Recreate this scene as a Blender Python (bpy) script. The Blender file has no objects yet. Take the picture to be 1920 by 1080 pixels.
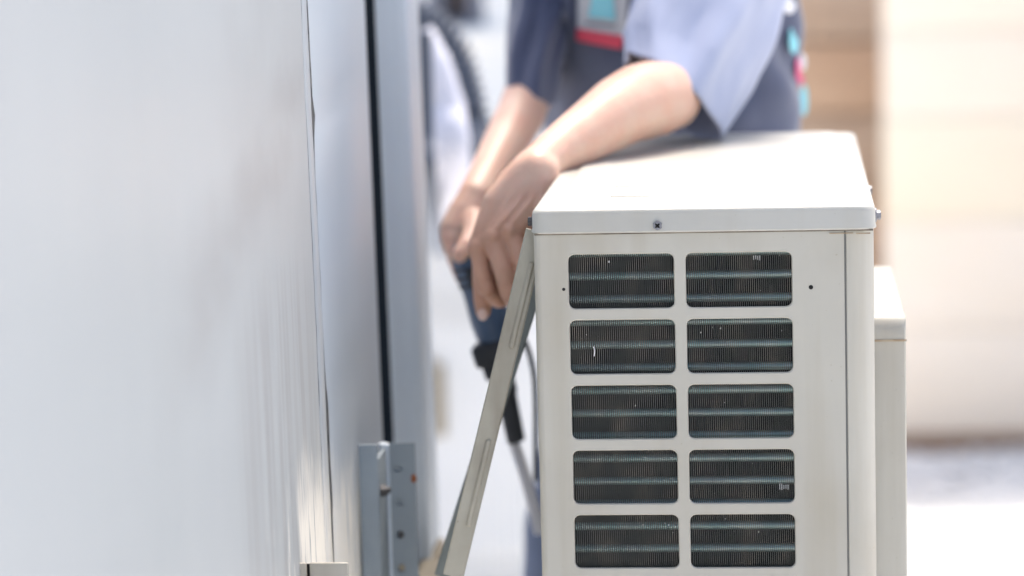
import bpy, bmesh, math, random
from mathutils import Vector, Matrix, Quaternion, noise
from mathutils.bvhtree import BVHTree
random.seed(7)
R = math.radians
scene = bpy.context.scene
C = scene.collection

# ------------------------------------------------------------------ camera
F = 5500.0                       # focal length in pixels of the 1920 px wide frame
ROLL = R(0.75)
Yc = Vector((498.0, 792.0, -F)).normalized()      # world +Y seen from the camera
u = Vector((-math.sin(ROLL), math.cos(ROLL), 0))
Uc = (u - Yc * u.dot(Yc)).normalized()            # world +Z
Xc = Yc.cross(Uc)                                 # world +X
ROT = Matrix((Xc, Yc, Uc))                        # camera coordinates -> world
CAM = Vector((0, 0, 1.5))
cam_data = bpy.data.cameras.new('camera')
cam = bpy.data.objects.new('camera', cam_data); C.objects.link(cam)
cam.matrix_world = Matrix.Translation(CAM) @ ROT.to_4x4()
cam_data.sensor_width = 36; cam_data.lens = F / 1920 * 36
cam_data.clip_start = .05; cam_data.clip_end = 300
cam_data.dof.use_dof = True; cam_data.dof.focus_distance = 2.47; cam_data.dof.aperture_fstop = 3.0
scene.camera = cam
def at(px, py, Y):
    """Point of the place that the photograph shows at (px, py), Y metres in front of the camera."""
    d = ROT @ Vector(((px - 960) / F, -(py - 540) / F, -1))
    return CAM + d * (Y / d.y)

# ------------------------------------------------------------------ light
world = bpy.data.worlds.new('World'); scene.world = world
world.use_nodes = True
nt = world.node_tree
bg = nt.nodes['Background']
sky = nt.nodes.new('ShaderNodeTexSky'); sky.sky_type = 'NISHITA'; sky.sun_disc = False
SUN_EL, SUN_AZ = R(63), R(14)                     # azimuth from +Y (away from the camera) towards +X
sky.sun_elevation = SUN_EL; sky.sun_rotation = SUN_AZ
sky.air_density = 1.0; sky.dust_density = 5.0; sky.ozone_density = 0.6
nt.links.new(sky.outputs[0], bg.inputs[0]); bg.inputs[1].default_value = 0.145
sd = bpy.data.lights.new('sun', 'SUN'); sd.energy = 1.55; sd.angle = R(14); sd.color = (1, .94, .85)
sun = bpy.data.objects.new('sun', sd); C.objects.link(sun)
sdir = Vector((math.sin(SUN_AZ) * math.cos(SUN_EL), math.cos(SUN_AZ) * math.cos(SUN_EL), math.sin(SUN_EL)))
sun.rotation_euler = sdir.to_track_quat('Z', 'Y').to_euler(); sun.location = (0, 3, 6)
vs = scene.view_settings
vs.view_transform = 'Standard'; vs.look = 'None'; vs.gamma = 1; vs.use_curve_mapping = False
vs.exposure = 1.1
scene.render.engine = 'CYCLES'
scene.cycles.use_denoising = True
scene.cycles.max_bounces = 8

# ------------------------------------------------------------------ materials
def mat(name, col, rough=.5, col2=None, nscale=6, stretch=(1, 1, 1), bump=0, bscale=80, metal=0, spec=.5,
        sss=0, contrast=(.35, .65), rough2=None, coat=0, sheen=0, bdist=.001, emit=None):
    m = bpy.data.materials.new(name); m.use_nodes = True
    t = m.node_tree; b = t.nodes['Principled BSDF']
    b.inputs['Base Color'].default_value = (*col, 1); b.inputs['Roughness'].default_value = rough
    b.inputs['Metallic'].default_value = metal; b.inputs['Specular IOR Level'].default_value = spec
    if sss:
        b.inputs['Subsurface Weight'].default_value = sss
        b.inputs['Subsurface Radius'].default_value = (1, .35, .18); b.inputs['Subsurface Scale'].default_value = .008
    if coat: b.inputs['Coat Weight'].default_value = coat; b.inputs['Coat Roughness'].default_value = .15
    if sheen: b.inputs['Sheen Weight'].default_value = sheen; b.inputs['Sheen Roughness'].default_value = .6
    tc = t.nodes.new('ShaderNodeTexCoord'); mp = t.nodes.new('ShaderNodeMapping')
    t.links.new(tc.outputs['Object'], mp.inputs[0]); mp.inputs['Scale'].default_value = stretch
    if col2 or rough2 is not None:
        n = t.nodes.new('ShaderNodeTexNoise'); n.inputs['Scale'].default_value = nscale; n.inputs['Detail'].default_value = 6
        t.links.new(mp.outputs[0], n.inputs[0])
        mr = t.nodes.new('ShaderNodeMapRange'); mr.inputs[1].default_value, mr.inputs[2].default_value = contrast
        t.links.new(n.outputs[0], mr.inputs[0])
        if col2:
            mx = t.nodes.new('ShaderNodeMix'); mx.data_type = 'RGBA'
            mx.inputs[6].default_value = (*col, 1); mx.inputs[7].default_value = (*col2, 1)
            t.links.new(mr.outputs[0], mx.inputs[0]); t.links.new(mx.outputs[2], b.inputs['Base Color'])
        if rough2 is not None:
            m2 = t.nodes.new('ShaderNodeMapRange'); m2.inputs[3].default_value = rough; m2.inputs[4].default_value = rough2
            t.links.new(mr.outputs[0], m2.inputs[0]); t.links.new(m2.outputs[0], b.inputs['Roughness'])
    if bump:
        n = t.nodes.new('ShaderNodeTexNoise'); n.inputs['Scale'].default_value = bscale; n.inputs['Detail'].default_value = 4
        t.links.new(mp.outputs[0], n.inputs[0])
        bp = t.nodes.new('ShaderNodeBump'); bp.inputs['Strength'].default_value = bump; bp.inputs['Distance'].default_value = bdist
        t.links.new(n.outputs[0], bp.inputs['Height']); t.links.new(bp.outputs[0], b.inputs['Normal'])
    return m

M = {}
M['paint'] = mat('cream_paint', (.50, .485, .43), .42, (.465, .445, .39), 5, bump=.12, bscale=160, bdist=.0006, rough2=.52)
M['lid'] = mat('lid_paint', (.55, .54, .495), .40, (.51, .50, .455), 7, bump=.1, bscale=120, rough2=.42)
M['cover'] = mat('cover_paint', (.47, .455, .40), .4, (.43, .41, .36), 6)
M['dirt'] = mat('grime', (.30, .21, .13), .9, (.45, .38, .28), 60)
M['fin'] = mat('coil_fin', (.14, .15, .145), .45, (.32, .29, .25), 45, stretch=(1, 1, .6), metal=.35, contrast=(.45, .75))
M['tube'] = mat('coil_tube', (.50, .80, .77), .25, (.75, .88, .85), 40, metal=.2)
M['navydark'] = mat('dark_blue_jamb', (.012, .022, .035), .8)
M['black'] = mat('dark_cavity', (.012, .012, .012), .9)
M['seam'] = mat('gap_shade_grime', (.12, .10, .08), .9, (.30, .27, .22), 40)  # shadow of the lid gap as a colour, with grime tones
M['seam2'] = mat('seam_grey', (.22, .22, .21), .9)
M['lint'] = mat('grey_lint', (.42, .43, .42), .9)
M['scuff'] = mat('scuff_white', (.9, .9, .88), .7)
M['steel'] = mat('screw_steel', (.27, .28, .31), .45, (.20, .20, .22), 300, metal=.25)
M['steel_dark'] = mat('blackened_steel', (.08, .08, .085), .5, metal=.6)
M['strap'] = mat('strap_paint', (.40, .385, .325), .5, (.33, .315, .26), 25, bump=.2, bscale=200, bdist=.0005)
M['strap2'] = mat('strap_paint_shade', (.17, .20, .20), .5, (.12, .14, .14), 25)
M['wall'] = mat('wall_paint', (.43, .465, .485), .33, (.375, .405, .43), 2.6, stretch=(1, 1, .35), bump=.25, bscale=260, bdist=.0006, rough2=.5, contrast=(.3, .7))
M['wallfar'] = mat('wall_paint_lightened', (.56, .61, .66), .33, (.49, .54, .59), 2.6, stretch=(1, 1, .35), bump=.25, bscale=260, bdist=.0006, contrast=(.3, .7))  # same wall paint, lightened to offset the dimmer light here
M['brushed'] = mat('brushed_wall_paint', (.47, .51, .55), .3, (.41, .45, .48), 30, stretch=(1, 1, .03), bump=.6, bscale=150, bdist=.0007, rough2=.45)
def painted_glint(m):
    """a warm pale reflection painted low on the wall: position in the wall's own coordinates, ragged edges"""
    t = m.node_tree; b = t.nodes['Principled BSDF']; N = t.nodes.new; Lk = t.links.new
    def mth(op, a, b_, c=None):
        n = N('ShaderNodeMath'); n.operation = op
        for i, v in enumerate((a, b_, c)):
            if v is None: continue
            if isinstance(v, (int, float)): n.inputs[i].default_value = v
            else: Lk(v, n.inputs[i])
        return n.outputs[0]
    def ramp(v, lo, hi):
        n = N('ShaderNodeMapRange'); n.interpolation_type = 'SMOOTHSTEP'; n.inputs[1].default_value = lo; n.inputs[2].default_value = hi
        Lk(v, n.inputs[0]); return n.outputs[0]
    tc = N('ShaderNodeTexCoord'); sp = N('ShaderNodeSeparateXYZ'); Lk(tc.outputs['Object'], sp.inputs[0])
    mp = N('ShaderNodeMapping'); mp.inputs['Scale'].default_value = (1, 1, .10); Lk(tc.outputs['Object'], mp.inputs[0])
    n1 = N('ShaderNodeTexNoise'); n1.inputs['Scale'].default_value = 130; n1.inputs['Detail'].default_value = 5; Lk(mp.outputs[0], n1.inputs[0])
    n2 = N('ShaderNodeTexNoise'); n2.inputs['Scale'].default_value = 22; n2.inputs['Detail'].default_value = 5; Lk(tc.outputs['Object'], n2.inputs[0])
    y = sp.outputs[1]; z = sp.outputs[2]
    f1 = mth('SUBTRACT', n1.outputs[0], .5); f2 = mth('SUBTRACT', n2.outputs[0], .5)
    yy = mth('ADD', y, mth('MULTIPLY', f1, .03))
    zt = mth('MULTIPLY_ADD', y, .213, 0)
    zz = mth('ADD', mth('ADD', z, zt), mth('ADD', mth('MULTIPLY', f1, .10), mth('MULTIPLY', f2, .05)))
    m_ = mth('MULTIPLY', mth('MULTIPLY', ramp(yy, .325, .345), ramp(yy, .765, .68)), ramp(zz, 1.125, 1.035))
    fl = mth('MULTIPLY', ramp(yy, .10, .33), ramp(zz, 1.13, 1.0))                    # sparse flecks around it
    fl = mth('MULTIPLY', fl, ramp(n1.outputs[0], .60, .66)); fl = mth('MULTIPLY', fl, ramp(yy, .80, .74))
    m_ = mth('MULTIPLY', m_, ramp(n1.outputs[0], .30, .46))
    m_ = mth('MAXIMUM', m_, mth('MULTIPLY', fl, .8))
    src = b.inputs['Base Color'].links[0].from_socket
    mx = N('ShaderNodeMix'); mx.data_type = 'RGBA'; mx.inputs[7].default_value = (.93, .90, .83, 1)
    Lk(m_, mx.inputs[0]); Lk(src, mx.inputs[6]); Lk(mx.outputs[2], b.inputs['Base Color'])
def reflections_and_streaks(m):
    """blurred grey reflections painted diagonally over the wall and fine vertical streaks below them"""
    t = m.node_tree; b = t.nodes['Principled BSDF']; N = t.nodes.new; Lk = t.links.new
    def mth(op, a, b_, c=None):
        n = N('ShaderNodeMath'); n.operation = op
        for i, v in enumerate((a, b_, c)):
            if v is None: continue
            if isinstance(v, (int, float)): n.inputs[i].default_value = v
            else: Lk(v, n.inputs[i])
        return n.outputs[0]
    def ramp(v, lo, hi):
        n = N('ShaderNodeMapRange'); n.interpolation_type = 'SMOOTHSTEP'; n.inputs[1].default_value = lo; n.inputs[2].default_value = hi
        Lk(v, n.inputs[0]); return n.outputs[0]
    tc = N('ShaderNodeTexCoord'); sp = N('ShaderNodeSeparateXYZ'); Lk(tc.outputs['Object'], sp.inputs[0])
    y = sp.outputs[1]; z = sp.outputs[2]
    def ns(scale, st):
        mp = N('ShaderNodeMapping'); mp.inputs['Scale'].default_value = st; Lk(tc.outputs['Object'], mp.inputs[0])
        n = N('ShaderNodeTexNoise'); n.inputs['Scale'].default_value = scale; n.inputs['Detail'].default_value = 4; Lk(mp.outputs[0], n.inputs[0]); return n.outputs[0]
    big = ns(9, (1, 1, .8)); mid = ns(16, (1, .5, 1)); strk = ns(110, (1, 1, .03))
    dz_ = mth('SUBTRACT', z, mth('MULTIPLY_ADD', y, .235, 1.214))
    dz_ = mth('ABSOLUTE', mth('ADD', dz_, mth('MULTIPLY', mth('SUBTRACT', big, .5), .09)), 0)
    band = mth('MULTIPLY', ramp(dz_, .085, .0), mth('MULTIPLY', ramp(y, -.22, .02), ramp(mid, .15, .75)))
    st_ = mth('MULTIPLY', mth('MULTIPLY', ramp(y, .08, .11), ramp(z, 1.23, 1.14)), mth('MULTIPLY', ramp(strk, .42, .60), ramp(y, .50, .38)))
    far_ = mth('MULTIPLY', mth('MULTIPLY', ramp(y, .06, .16), ramp(big, .35, .62)), .14)
    m_ = mth('MAXIMUM', mth('MAXIMUM', mth('MULTIPLY', band, .62), mth('MULTIPLY', st_, .55)), far_)
    src = b.inputs['Base Color'].links[0].from_socket
    mx = N('ShaderNodeMix'); mx.data_type = 'RGBA'; mx.inputs[7].default_value = (.30, .305, .315, 1)
    Lk(m_, mx.inputs[0]); Lk(src, mx.inputs[6]); Lk(mx.outputs[2], b.inputs['Base Color'])
reflections_and_streaks(M['wall']); painted_glint(M['wall']); painted_glint(M['wallfar']); painted_glint(M['brushed'])  # reflections and low glint painted into the wall colours
def weathered(m, col, amt):
    """faint vertical run-off marks and tiny specks"""
    t = m.node_tree; b = t.nodes['Principled BSDF']; N = t.nodes.new; Lk = t.links.new
    tc = N('ShaderNodeTexCoord'); src = b.inputs['Base Color'].links[0].from_socket
    for st, sc_, lo, hi, a_ in (((1, 1, .06), 38, .52, .80, amt), ((1, 1, 1), 260, .70, .76, amt * 1.3), ((1, 1, .5), 12, .52, .75, amt * .8)):
        mp = N('ShaderNodeMapping'); mp.inputs['Scale'].default_value = st; Lk(tc.outputs['Object'], mp.inputs[0])
        n = N('ShaderNodeTexNoise'); n.inputs['Scale'].default_value = sc_; n.inputs['Detail'].default_value = 5; Lk(mp.outputs[0], n.inputs[0])
        r = N('ShaderNodeMapRange'); r.inputs[1].default_value = lo; r.inputs[2].default_value = hi; r.inputs[4].default_value = a_; Lk(n.outputs[0], r.inputs[0])
        mx = N('ShaderNodeMix'); mx.data_type = 'RGBA'; mx.inputs[7].default_value = (*col, 1)
        Lk(r.outputs[0], mx.inputs[0]); Lk(src, mx.inputs[6]); Lk(mx.outputs[2], b.inputs['Base Color']); src = mx.outputs[2]
weathered(M['paint'], (.34, .29, .20), .38); weathered(M['cover'], (.30, .25, .18), .45); weathered(M['lid'], (.42, .38, .30), .25); weathered(M['strap'], (.18, .15, .11), .5)
M['post'] = mat('post_paint', (.74, .81, .87), .45, (.68, .76, .84), 6)
M['bracket'] = mat('galvanised_paint', (.29, .34, .38), .5, (.24, .285, .32), 14)
M['crack'] = mat('crack_shade_grime', (.03, .035, .04), .9, (.12, .12, .12), 45, contrast=(.42, .62))  # shade inside the cracks painted dark, with grime
M['rust'] = mat('rust', (.30, .10, .04), .9)
M['tan'] = mat('tan_metal', (.34, .29, .21), .6)
M['skin'] = mat('skin', (.75, .52, .40), .43, (.75, .45, .34), 34, bump=.6, bscale=150, bdist=.0008, sss=.22, spec=.35)
M['nail'] = mat('nail', (.80, .58, .50), .15)
M['hair'] = mat('hair', (.02, .017, .015), .6)
M['shirt'] = mat('navy_cloth', (.045, .060, .125), .85, (.065, .082, .155), 9, bump=.5, bscale=500, bdist=.0005, sheen=.35)
M['sleeve'] = mat('glare_paled_cloth', (.36, .41, .58), .85, (.41, .45, .60), 9, bump=.5, bscale=500, bdist=.0005, sheen=.4)  # glare on the near sleeve put into a paler copy of the navy
M['jeans'] = mat('trouser_cloth', (.09, .12, .19), .9, (.12, .15, .23), 14, bump=.4, bscale=400)
M['grey'] = mat('grey_cloth', (.66, .65, .66), .85, (.60, .60, .61), 10)
M['red'] = mat('red_trim', (.80, .09, .14), .8)
M['pink'] = mat('pink_print', (.85, .13, .30), .8)
M['cyan'] = mat('cyan_print', (.30, .72, .80), .8)
M['white'] = mat('white_print', (.86, .86, .88), .8)
M['shoe'] = mat('shoe_leather', (.04, .035, .03), .6)
M['tool'] = mat('navy_plastic', (.045, .085, .16), .42, (.06, .105, .19), 20)
M['tool2'] = mat('black_rubber', (.018, .022, .03), .55)
M['plasticw'] = mat('clear_grey_plastic', (.60, .61, .66), .35)
M['hose'] = mat('ribbed_grey_hose', (.10, .12, .16), .55)
M['wrap'] = mat('white_insulation_wrap', (.86, .86, .92), .6, (.72, .72, .82), 9, stretch=(1, 1, .3))
M['housewall'] = mat('white_plaster', (.90, .90, .88), .8, (.87, .87, .85), 1.5)
M['gate'] = mat('white_gate_paint', (.86, .85, .82), .6, (.80, .79, .76), 3)
M['frame'] = mat('window_frame_grey', (.22, .23, .28), .5)
M['curtain'] = mat('brown_blind', (.36, .28, .25), .8, (.30, .24, .22), 5)
M['glass'] = mat('window_glass', (.30, .29, .31), .1)
M['cream'] = mat('cream_board', (.86, .78, .68), .8, (.84, .74, .62), 1.3, stretch=(1, 1, 3))
M['cream2'] = mat('cream_board_yellow', (.86, .78, .64), .8, (.83, .73, .58), 1.3, stretch=(1, 1, 3))
M['wood'] = mat('timber', (.44, .29, .19), .8, (.52, .37, .26), 2.0, stretch=(1, 1, 5))
M['wood2'] = mat('timber_grey', (.50, .39, .30), .8, (.40, .29, .21), 2.0, stretch=(1, 1, 5))
M['brown'] = mat('brown_skirting', (.24, .15, .10), .85)
M['ground'] = mat('pale_concrete', (.80, .79, .76), .85, (.68, .67, .64), .9, bump=.2, bscale=40)
M['gravel'] = mat('grey_gravel', (.78, .77, .75), .9, (.62, .61, .60), 4)

# ------------------------------------------------------------------ helpers
def obj(name, bm, m, parent=None, smooth=True, angle=35, kind=None, label=None):
    me = bpy.data.meshes.new(name)
    if isinstance(bm, bmesh.types.BMesh):
        bmesh.ops.recalc_face_normals(bm, faces=bm.faces)
        bm.to_mesh(me); bm.free()
    else:
        me.from_pydata(bm[0], [], bm[1]); me.update()
    ms = m if isinstance(m, (list, tuple)) else [m]
    for x in ms: me.materials.append(x)
    if smooth:
        me.shade_smooth(); me.set_sharp_from_angle(angle=R(angle))
    o = bpy.data.objects.new(name, me); C.objects.link(o)
    if parent: o.parent = parent
    if kind: o['kind'] = kind
    if label: o['label'] = label
    return o
def obj_local(name, bm, m, parent, **k):
    """Mesh given in world coordinates, child of an Empty that stands elsewhere."""
    o = obj(name, bm, m, parent, **k)
    p = parent; off = Vector((0, 0, 0))
    while p: off += p.location; p = p.parent
    o.data.transform(Matrix.Translation(-off))
    return o
def thing(name, label, cat, loc=(0, 0, 0), group=None):
    o = bpy.data.objects.new(name, None); C.objects.link(o); o.location = loc
    o.empty_display_size = .05
    tag(o, label, cat, group); return o
def tag(o, label, cat, group=None):
    o['label'] = label; o['category'] = cat
    if group: o['group'] = group
    return o
P = obj_local
def box(bm, x0, x1, y0, y1, z0, z1, bev=0):
    g = bmesh.ops.create_cube(bm, size=1)
    vs_ = g['verts']
    for v in vs_:
        v.co = Vector(((x0 + x1) / 2 + v.co.x * (x1 - x0), (y0 + y1) / 2 + v.co.y * (y1 - y0), (z0 + z1) / 2 + v.co.z * (z1 - z0)))
    if bev:
        es = list({e for v in vs_ for e in v.link_edges})
        bmesh.ops.bevel(bm, geom=es, offset=bev, segments=3, profile=.5, affect='EDGES')
    return bm
def B(*a, bev=0): return box(bmesh.new(), *a, bev=bev)
def loft(bm, rings, cap=True, closed=True):
    """rings: list of lists of points, same count."""
    vr = [[bm.verts.new(p) for p in r] for r in rings]
    n = len(vr[0])
    for a, b in zip(vr, vr[1:]):
        for i in range(n if closed else n - 1):
            j = (i + 1) % n
            bm.faces.new((a[i], a[j], b[j], b[i]))
    if cap and closed:
        bm.faces.new(vr[0][::-1]); bm.faces.new(vr[-1])
    return vr
def catmull(pts, n=6):
    out = []
    P_ = [pts[0]] + list(pts) + [pts[-1]]
    for i in range(1, len(P_) - 2):
        p0, p1, p2, p3 = [Vector(p) for p in P_[i - 1:i + 3]]
        for k in range(n):
            t = k / n
            out.append(.5 * ((2 * p1) + (p2 - p0) * t + (2 * p0 - 5 * p1 + 4 * p2 - p3) * t * t + (-p0 + 3 * p1 - 3 * p2 + p3) * t ** 3))
    out.append(Vector(pts[-1])); return out
def tube(bm, pts, rad, seg=12, ring_fn=None, cap=True):
    """pts Vectors, rad number or list."""
    n = len(pts); rs = rad if isinstance(rad, (list, tuple)) else [rad] * n
    ref = None; rings = []
    for i, p in enumerate(pts):
        d = (Vector(pts[min(i + 1, n - 1)]) - Vector(pts[max(i - 1, 0)])).normalized()
        if ref is None: ref = d.orthogonal().normalized()
        ref = (ref - d * ref.dot(d)).normalized(); s = d.cross(ref)
        rings.append([Vector(p) + (ref * math.cos(a) + s * math.sin(a)) * rs[i] for a in [2 * math.pi * k / seg for k in range(seg)]])
    loft(bm, rings, cap); return bm
def cyl(bm, p0, p1, r, seg=16, r1=None):
    return tube(bm, [Vector(p0), Vector(p1)], [r, r if r1 is None else r1], seg)
def capsule(bm, p0, r0, p1, r1, seg=16):
    """A tapered capsule as a closed mesh (for the voxel union)."""
    p0, p1 = Vector(p0), Vector(p1); d = p1 - p0; L = d.length
    d = d.normalized() if L > 1e-6 else Vector((0, 0, 1))
    a = d.orthogonal().normalized(); s = d.cross(a); rings = []
    for k in range(1, 6):
        t = math.pi / 2 * (1 - k / 5); rings.append((p0 - d * r0 * math.sin(t), r0 * math.cos(t)))
    for k in range(0, 5):
        t = math.pi / 2 * k / 5; rings.append((p1 + d * r1 * math.sin(t), r1 * math.cos(t)))
    loft(bm, [[c + (a * math.cos(2 * math.pi * i / seg) + s * math.sin(2 * math.pi * i / seg)) * max(r, 1e-4) for i in range(seg)] for c, r in rings])
def chain(bm, pts, seg=16):
    """pts: [(point, radius), ...]"""
    for (a, ra), (b, rb) in zip(pts, pts[1:]): capsule(bm, a, ra, b, rb, seg)
def remeshed(bm, voxel, smooth=4, name='tmp', factor=.5):
    me = bpy.data.meshes.new(name); bmesh.ops.recalc_face_normals(bm, faces=bm.faces); bm.to_mesh(me); bm.free()
    o = bpy.data.objects.new(name, me); C.objects.link(o)
    m = o.modifiers.new('r', 'REMESH'); m.mode = 'VOXEL'; m.voxel_size = voxel; m.use_smooth_shade = True
    if smooth:
        s = o.modifiers.new('s', 'SMOOTH'); s.iterations = smooth; s.factor = factor
    dg = bpy.context.evaluated_depsgraph_get()
    me2 = bpy.data.meshes.new_from_object(o.evaluated_get(dg))
    bpy.data.objects.remove(o); bpy.data.meshes.remove(me)
    me2.name = name; return me2
def mesh_obj(name, me, m, parent):
    me.materials.clear(); me.materials.append(m); me.shade_smooth()
    o = bpy.data.objects.new(name, me); C.objects.link(o); o.parent = parent
    off = Vector((0, 0, 0)); p = parent
    while p: off += p.location; p = p.parent
    me.transform(Matrix.Translation(-off)); return o
def rrect(x0, x1, y0, y1, r, n=5):
    out = []
    for cx, cy, a0 in ((x1 - r, y1 - r, 0), (x0 + r, y1 - r, 90), (x0 + r, y0 + r, 180), (x1 - r, y0 + r, 270)):
        for k in range(n + 1):
            a = R(a0 + 90 * k / n); out.append((cx + r * math.cos(a), cy + r * math.sin(a)))
    return out
def lean(me, z0=1.3, k=.009):
    """the old building leans a little"""
    for v in me.vertices: v.co.x += (z0 - v.co.z) * k

# ------------------------------------------------------------------ ground and far setting
o = obj('ground', ([(-60, -40, 0), (60, -40, 0), (60, 90, 0), (-60, 90, 0)], [(0, 1, 2, 3)]), M['ground'], smooth=False, kind='structure')

# cream boarded boundary wall at the right
WY = 7.45
wall = thing('boundary_wall', 'cream horizontal boarded wall with brown foot, right edge of the photo', 'wall', (2.0, WY, 0))
x0w = at(1657, 400, WY).x
zb = [.0, .045, .32, .60, .86, 1.08, 1.26]
for i in range(1, 6):
    xx = x0w
    k = 0
    while xx < 5.5:
        L = 2.4 if k else 1.9
        P('board', B(xx + .002, xx + L - .002, WY + random.uniform(0, .012), WY + .10, zb[i] + .001, zb[i + 1] - .001, bev=.003), M['cream2'] if (i * 3 + k) % 4 == 1 else M['cream'], wall)
        xx += L; k += 1
P('skirting', B(x0w - .02, 5.5, WY - .03, WY + .10, 0, zb[1], bev=.004), M['brown'], wall)
P('capping', B(x0w - .02, 5.5, WY - .04, WY + .12, zb[6], zb[6] + .04, bev=.006), M['cream'], wall)
P('backing', B(x0w + .02, 5.48, WY + .10, WY + .2, 0, zb[6] - .01), M['brown'], wall)

# brown timber fence left of it, a little further
FY = 8.0
fence = thing('timber_fence', 'brown horizontal plank fence behind the technician, beside the cream wall', 'fence', (-.2, FY, 0))
xa, xb = at(1350, 300, FY).x, at(1690, 300, FY).x
for i in range(8):
    P('plank', B(xa, xb + .5, FY + random.uniform(0, .01), FY + .03, .03 + i * .2, .03 + i * .2 + .192, bev=.004), M['wood2'] if i in (3, 5) else M['wood'], fence)
P('backing', B(xa, xb + .5, FY + .14, FY + .15, .02, 1.6), M['wood'], fence)
for x in (xa + .05, xb + .1): P('post', B(x, x + .09, FY + .031, FY + .12, 0, 1.7, bev=.004), M['wood'], fence)

# gravel strip in front of the cream wall
g_base = obj('gravel_bed', ([(-.4, 6.75, .004), (5.5, 6.95, .004), (5.5, WY - .035, .004), (-.4, WY - .035, .004)], [(0, 1, 2, 3)]), M['gravel'], smooth=False, kind='structure')
bm = bmesh.new()
for i in range(1500):
    x = random.uniform(-.35, 2.2); y = random.uniform(6.8 + .03 * x, WY - .06); s = random.uniform(.008, .022)
    g = bmesh.ops.create_icosphere(bm, subdivisions=1, radius=s)
    q = Quaternion((random.random(), random.random(), random.random()), random.uniform(0, 6))
    for v in g['verts']: v.co = q @ v.co; v.co.z *= .7; v.co += Vector((x, y, .005 + s * .4))
tag(obj('gravel', bm, M['gravel'], kind='stuff'), 'loose grey gravel along the foot of the cream wall', 'gravel')

# white house wall with window, far left
HY = 6.2
house = thing('house_wall', 'bright white rendered house wall behind the hoses', 'wall', (-1.2, HY, 0))
hx1 = at(1300, 300, HY).x
wx0, wx1 = at(800, 20, HY).x, at(908, 20, HY).x
wz0 = at(850, 50, HY).z; wz1 = wz0 + .75
bm = bmesh.new()
for a in ((-3, wx0, 0, 2.6), (wx1, hx1, 0, 2.6), (wx0, wx1, 0, wz0), (wx0, wx1, wz1, 2.6)): box(bm, a[0], a[1], HY, HY + .2, a[2], a[3])
P('plaster', bm, M['housewall'], house, smooth=False)
win = P('window', B(wx0 - .02, wx1 + .02, HY + .15, HY + .16, wz0 - .02, wz1 + .02), M['glass'], house, smooth=False)
bm = bmesh.new()
box(bm, wx1 - .035, wx1, HY + .02, HY + .07, wz0, wz1, .003); box(bm, wx0, wx0 + .03, HY + .02, HY + .07, wz0, wz1, .003)
box(bm, wx0 + .03, wx1 - .035, HY + .02, HY + .07, wz0, wz0 + .012, .003); box(bm, wx0 + .03, wx1 - .035, HY + .02, HY + .07, wz1 - .03, wz1, .003)
P('frame', bm, M['frame'], win)
P('blind', B(wx0 + .05, wx1 - .05, HY + .08, HY + .10, wz0 + .02, wz1 - .03), M['curtain'], win, smooth=False)
P('sill', B(wx0 - .03, wx1 + .03, HY - .04, HY, wz0 - .03, wz0 - .002, bev=.004), M['housewall'], win)

# white slatted gate in front of the house
GY = 5.2
gx0, gx1 = at(770, 600, GY).x, at(1010, 600, GY).x
gz1 = at(850, 474, GY).z
gate = thing('slatted_gate', 'white upright slatted gate with small tan hinge, low behind the power tool', 'gate', ((gx0 + gx1) / 2, GY, 0))
n = 7; w = (gx1 - gx0) / n
for i in range(n):
    P('slat', B(gx0 + i * w + .003, gx0 + (i + 1) * w - .003, GY, GY + .02, .06, gz1 - random.uniform(0, .004), bev=.003), M['gate'], gate)
for z in (.2, gz1 - .14): P('rail', B(gx0, gx1, GY + .021, GY + .05, z, z + .07, bev=.003), M['gate'], gate)
P('gate_post', B(gx0 - .07, gx0 - .005, GY, GY + .07, 0, gz1 + .02, bev=.004), M['gate'], gate)
hz0, hz1 = at(812, 835, 5.1).z, at(812, 700, 5.1).z
bm = bmesh.new(); hx = at(812, 760, 5.1).x
box(bm, hx - .009, hx + .011, GY - .012, GY - .001, hz0, hz1, .002); cyl(bm, (hx - .008, GY - .012, hz0), (hx - .008, GY - .012, hz1 + .012), .006, 10)
P('hinge', bm, M['tan'], gate)

# ------------------------------------------------------------------ painted wall at the left
WX = -.402
def Yat(px, x=WX): return x * F / (px - 1458)
lw = thing('painted_wall', 'glossy pale blue-grey painted wall with long vertical cracks, filling the left', 'wall', (WX, 2.0, 0))
Z0, Z1 = 0.0, 2.7
y_end = Yat(697)
def edge(fn):
    """jagged vertical edge: list of (y, z)"""
    return [(fn(z), z) for z in [Z0 + (Z1 - Z0) * k / 150 for k in range(151)]]
def nz(z, s, seed): return noise.noise(Vector((seed, z * s, seed * .37)))
base1, base2 = Yat(561), Yat(573)
e1a = lambda z: base1 + .004 * nz(z, 5, 1.3) + .0015 * nz(z, 40, 2.2)
def gap1(z):
    g = .0004 + max(0, nz(z, 9, 4.1)) * .006 + max(0, nz(z, 60, 1.1)) * .003
    if 1.06 < z < 1.30: g += .0012
    if z < .98: g = .0003
    return g
e2a = lambda z: base2 + .006 * nz(z, 4, 7.3) + .002 * nz(z, 30, 9.2) + (1.25 - z) * .01
def gap2(z):
    g = .0010 + max(0, nz(z, 8, 5.5)) * .008 + max(0, nz(z, 50, 8.5)) * .004
    c = at(563, 222, base2).z
    g += .011 * math.exp(-((z - c) / .011) ** 2)
    if z < 1.06: g += .0035
    return g
def crack_line(ya, yb):
    rows = [[Vector((WX + .00012, a, z)), Vector((WX + .00012, b, z))] for (a, z), (b, _) in zip(edge(ya), edge(yb))]
    bm = bmesh.new(); loft(bm, rows, cap=False, closed=False); o = P('crack', bm, M['crack'], lw, smooth=False); lean(o.data)
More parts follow.
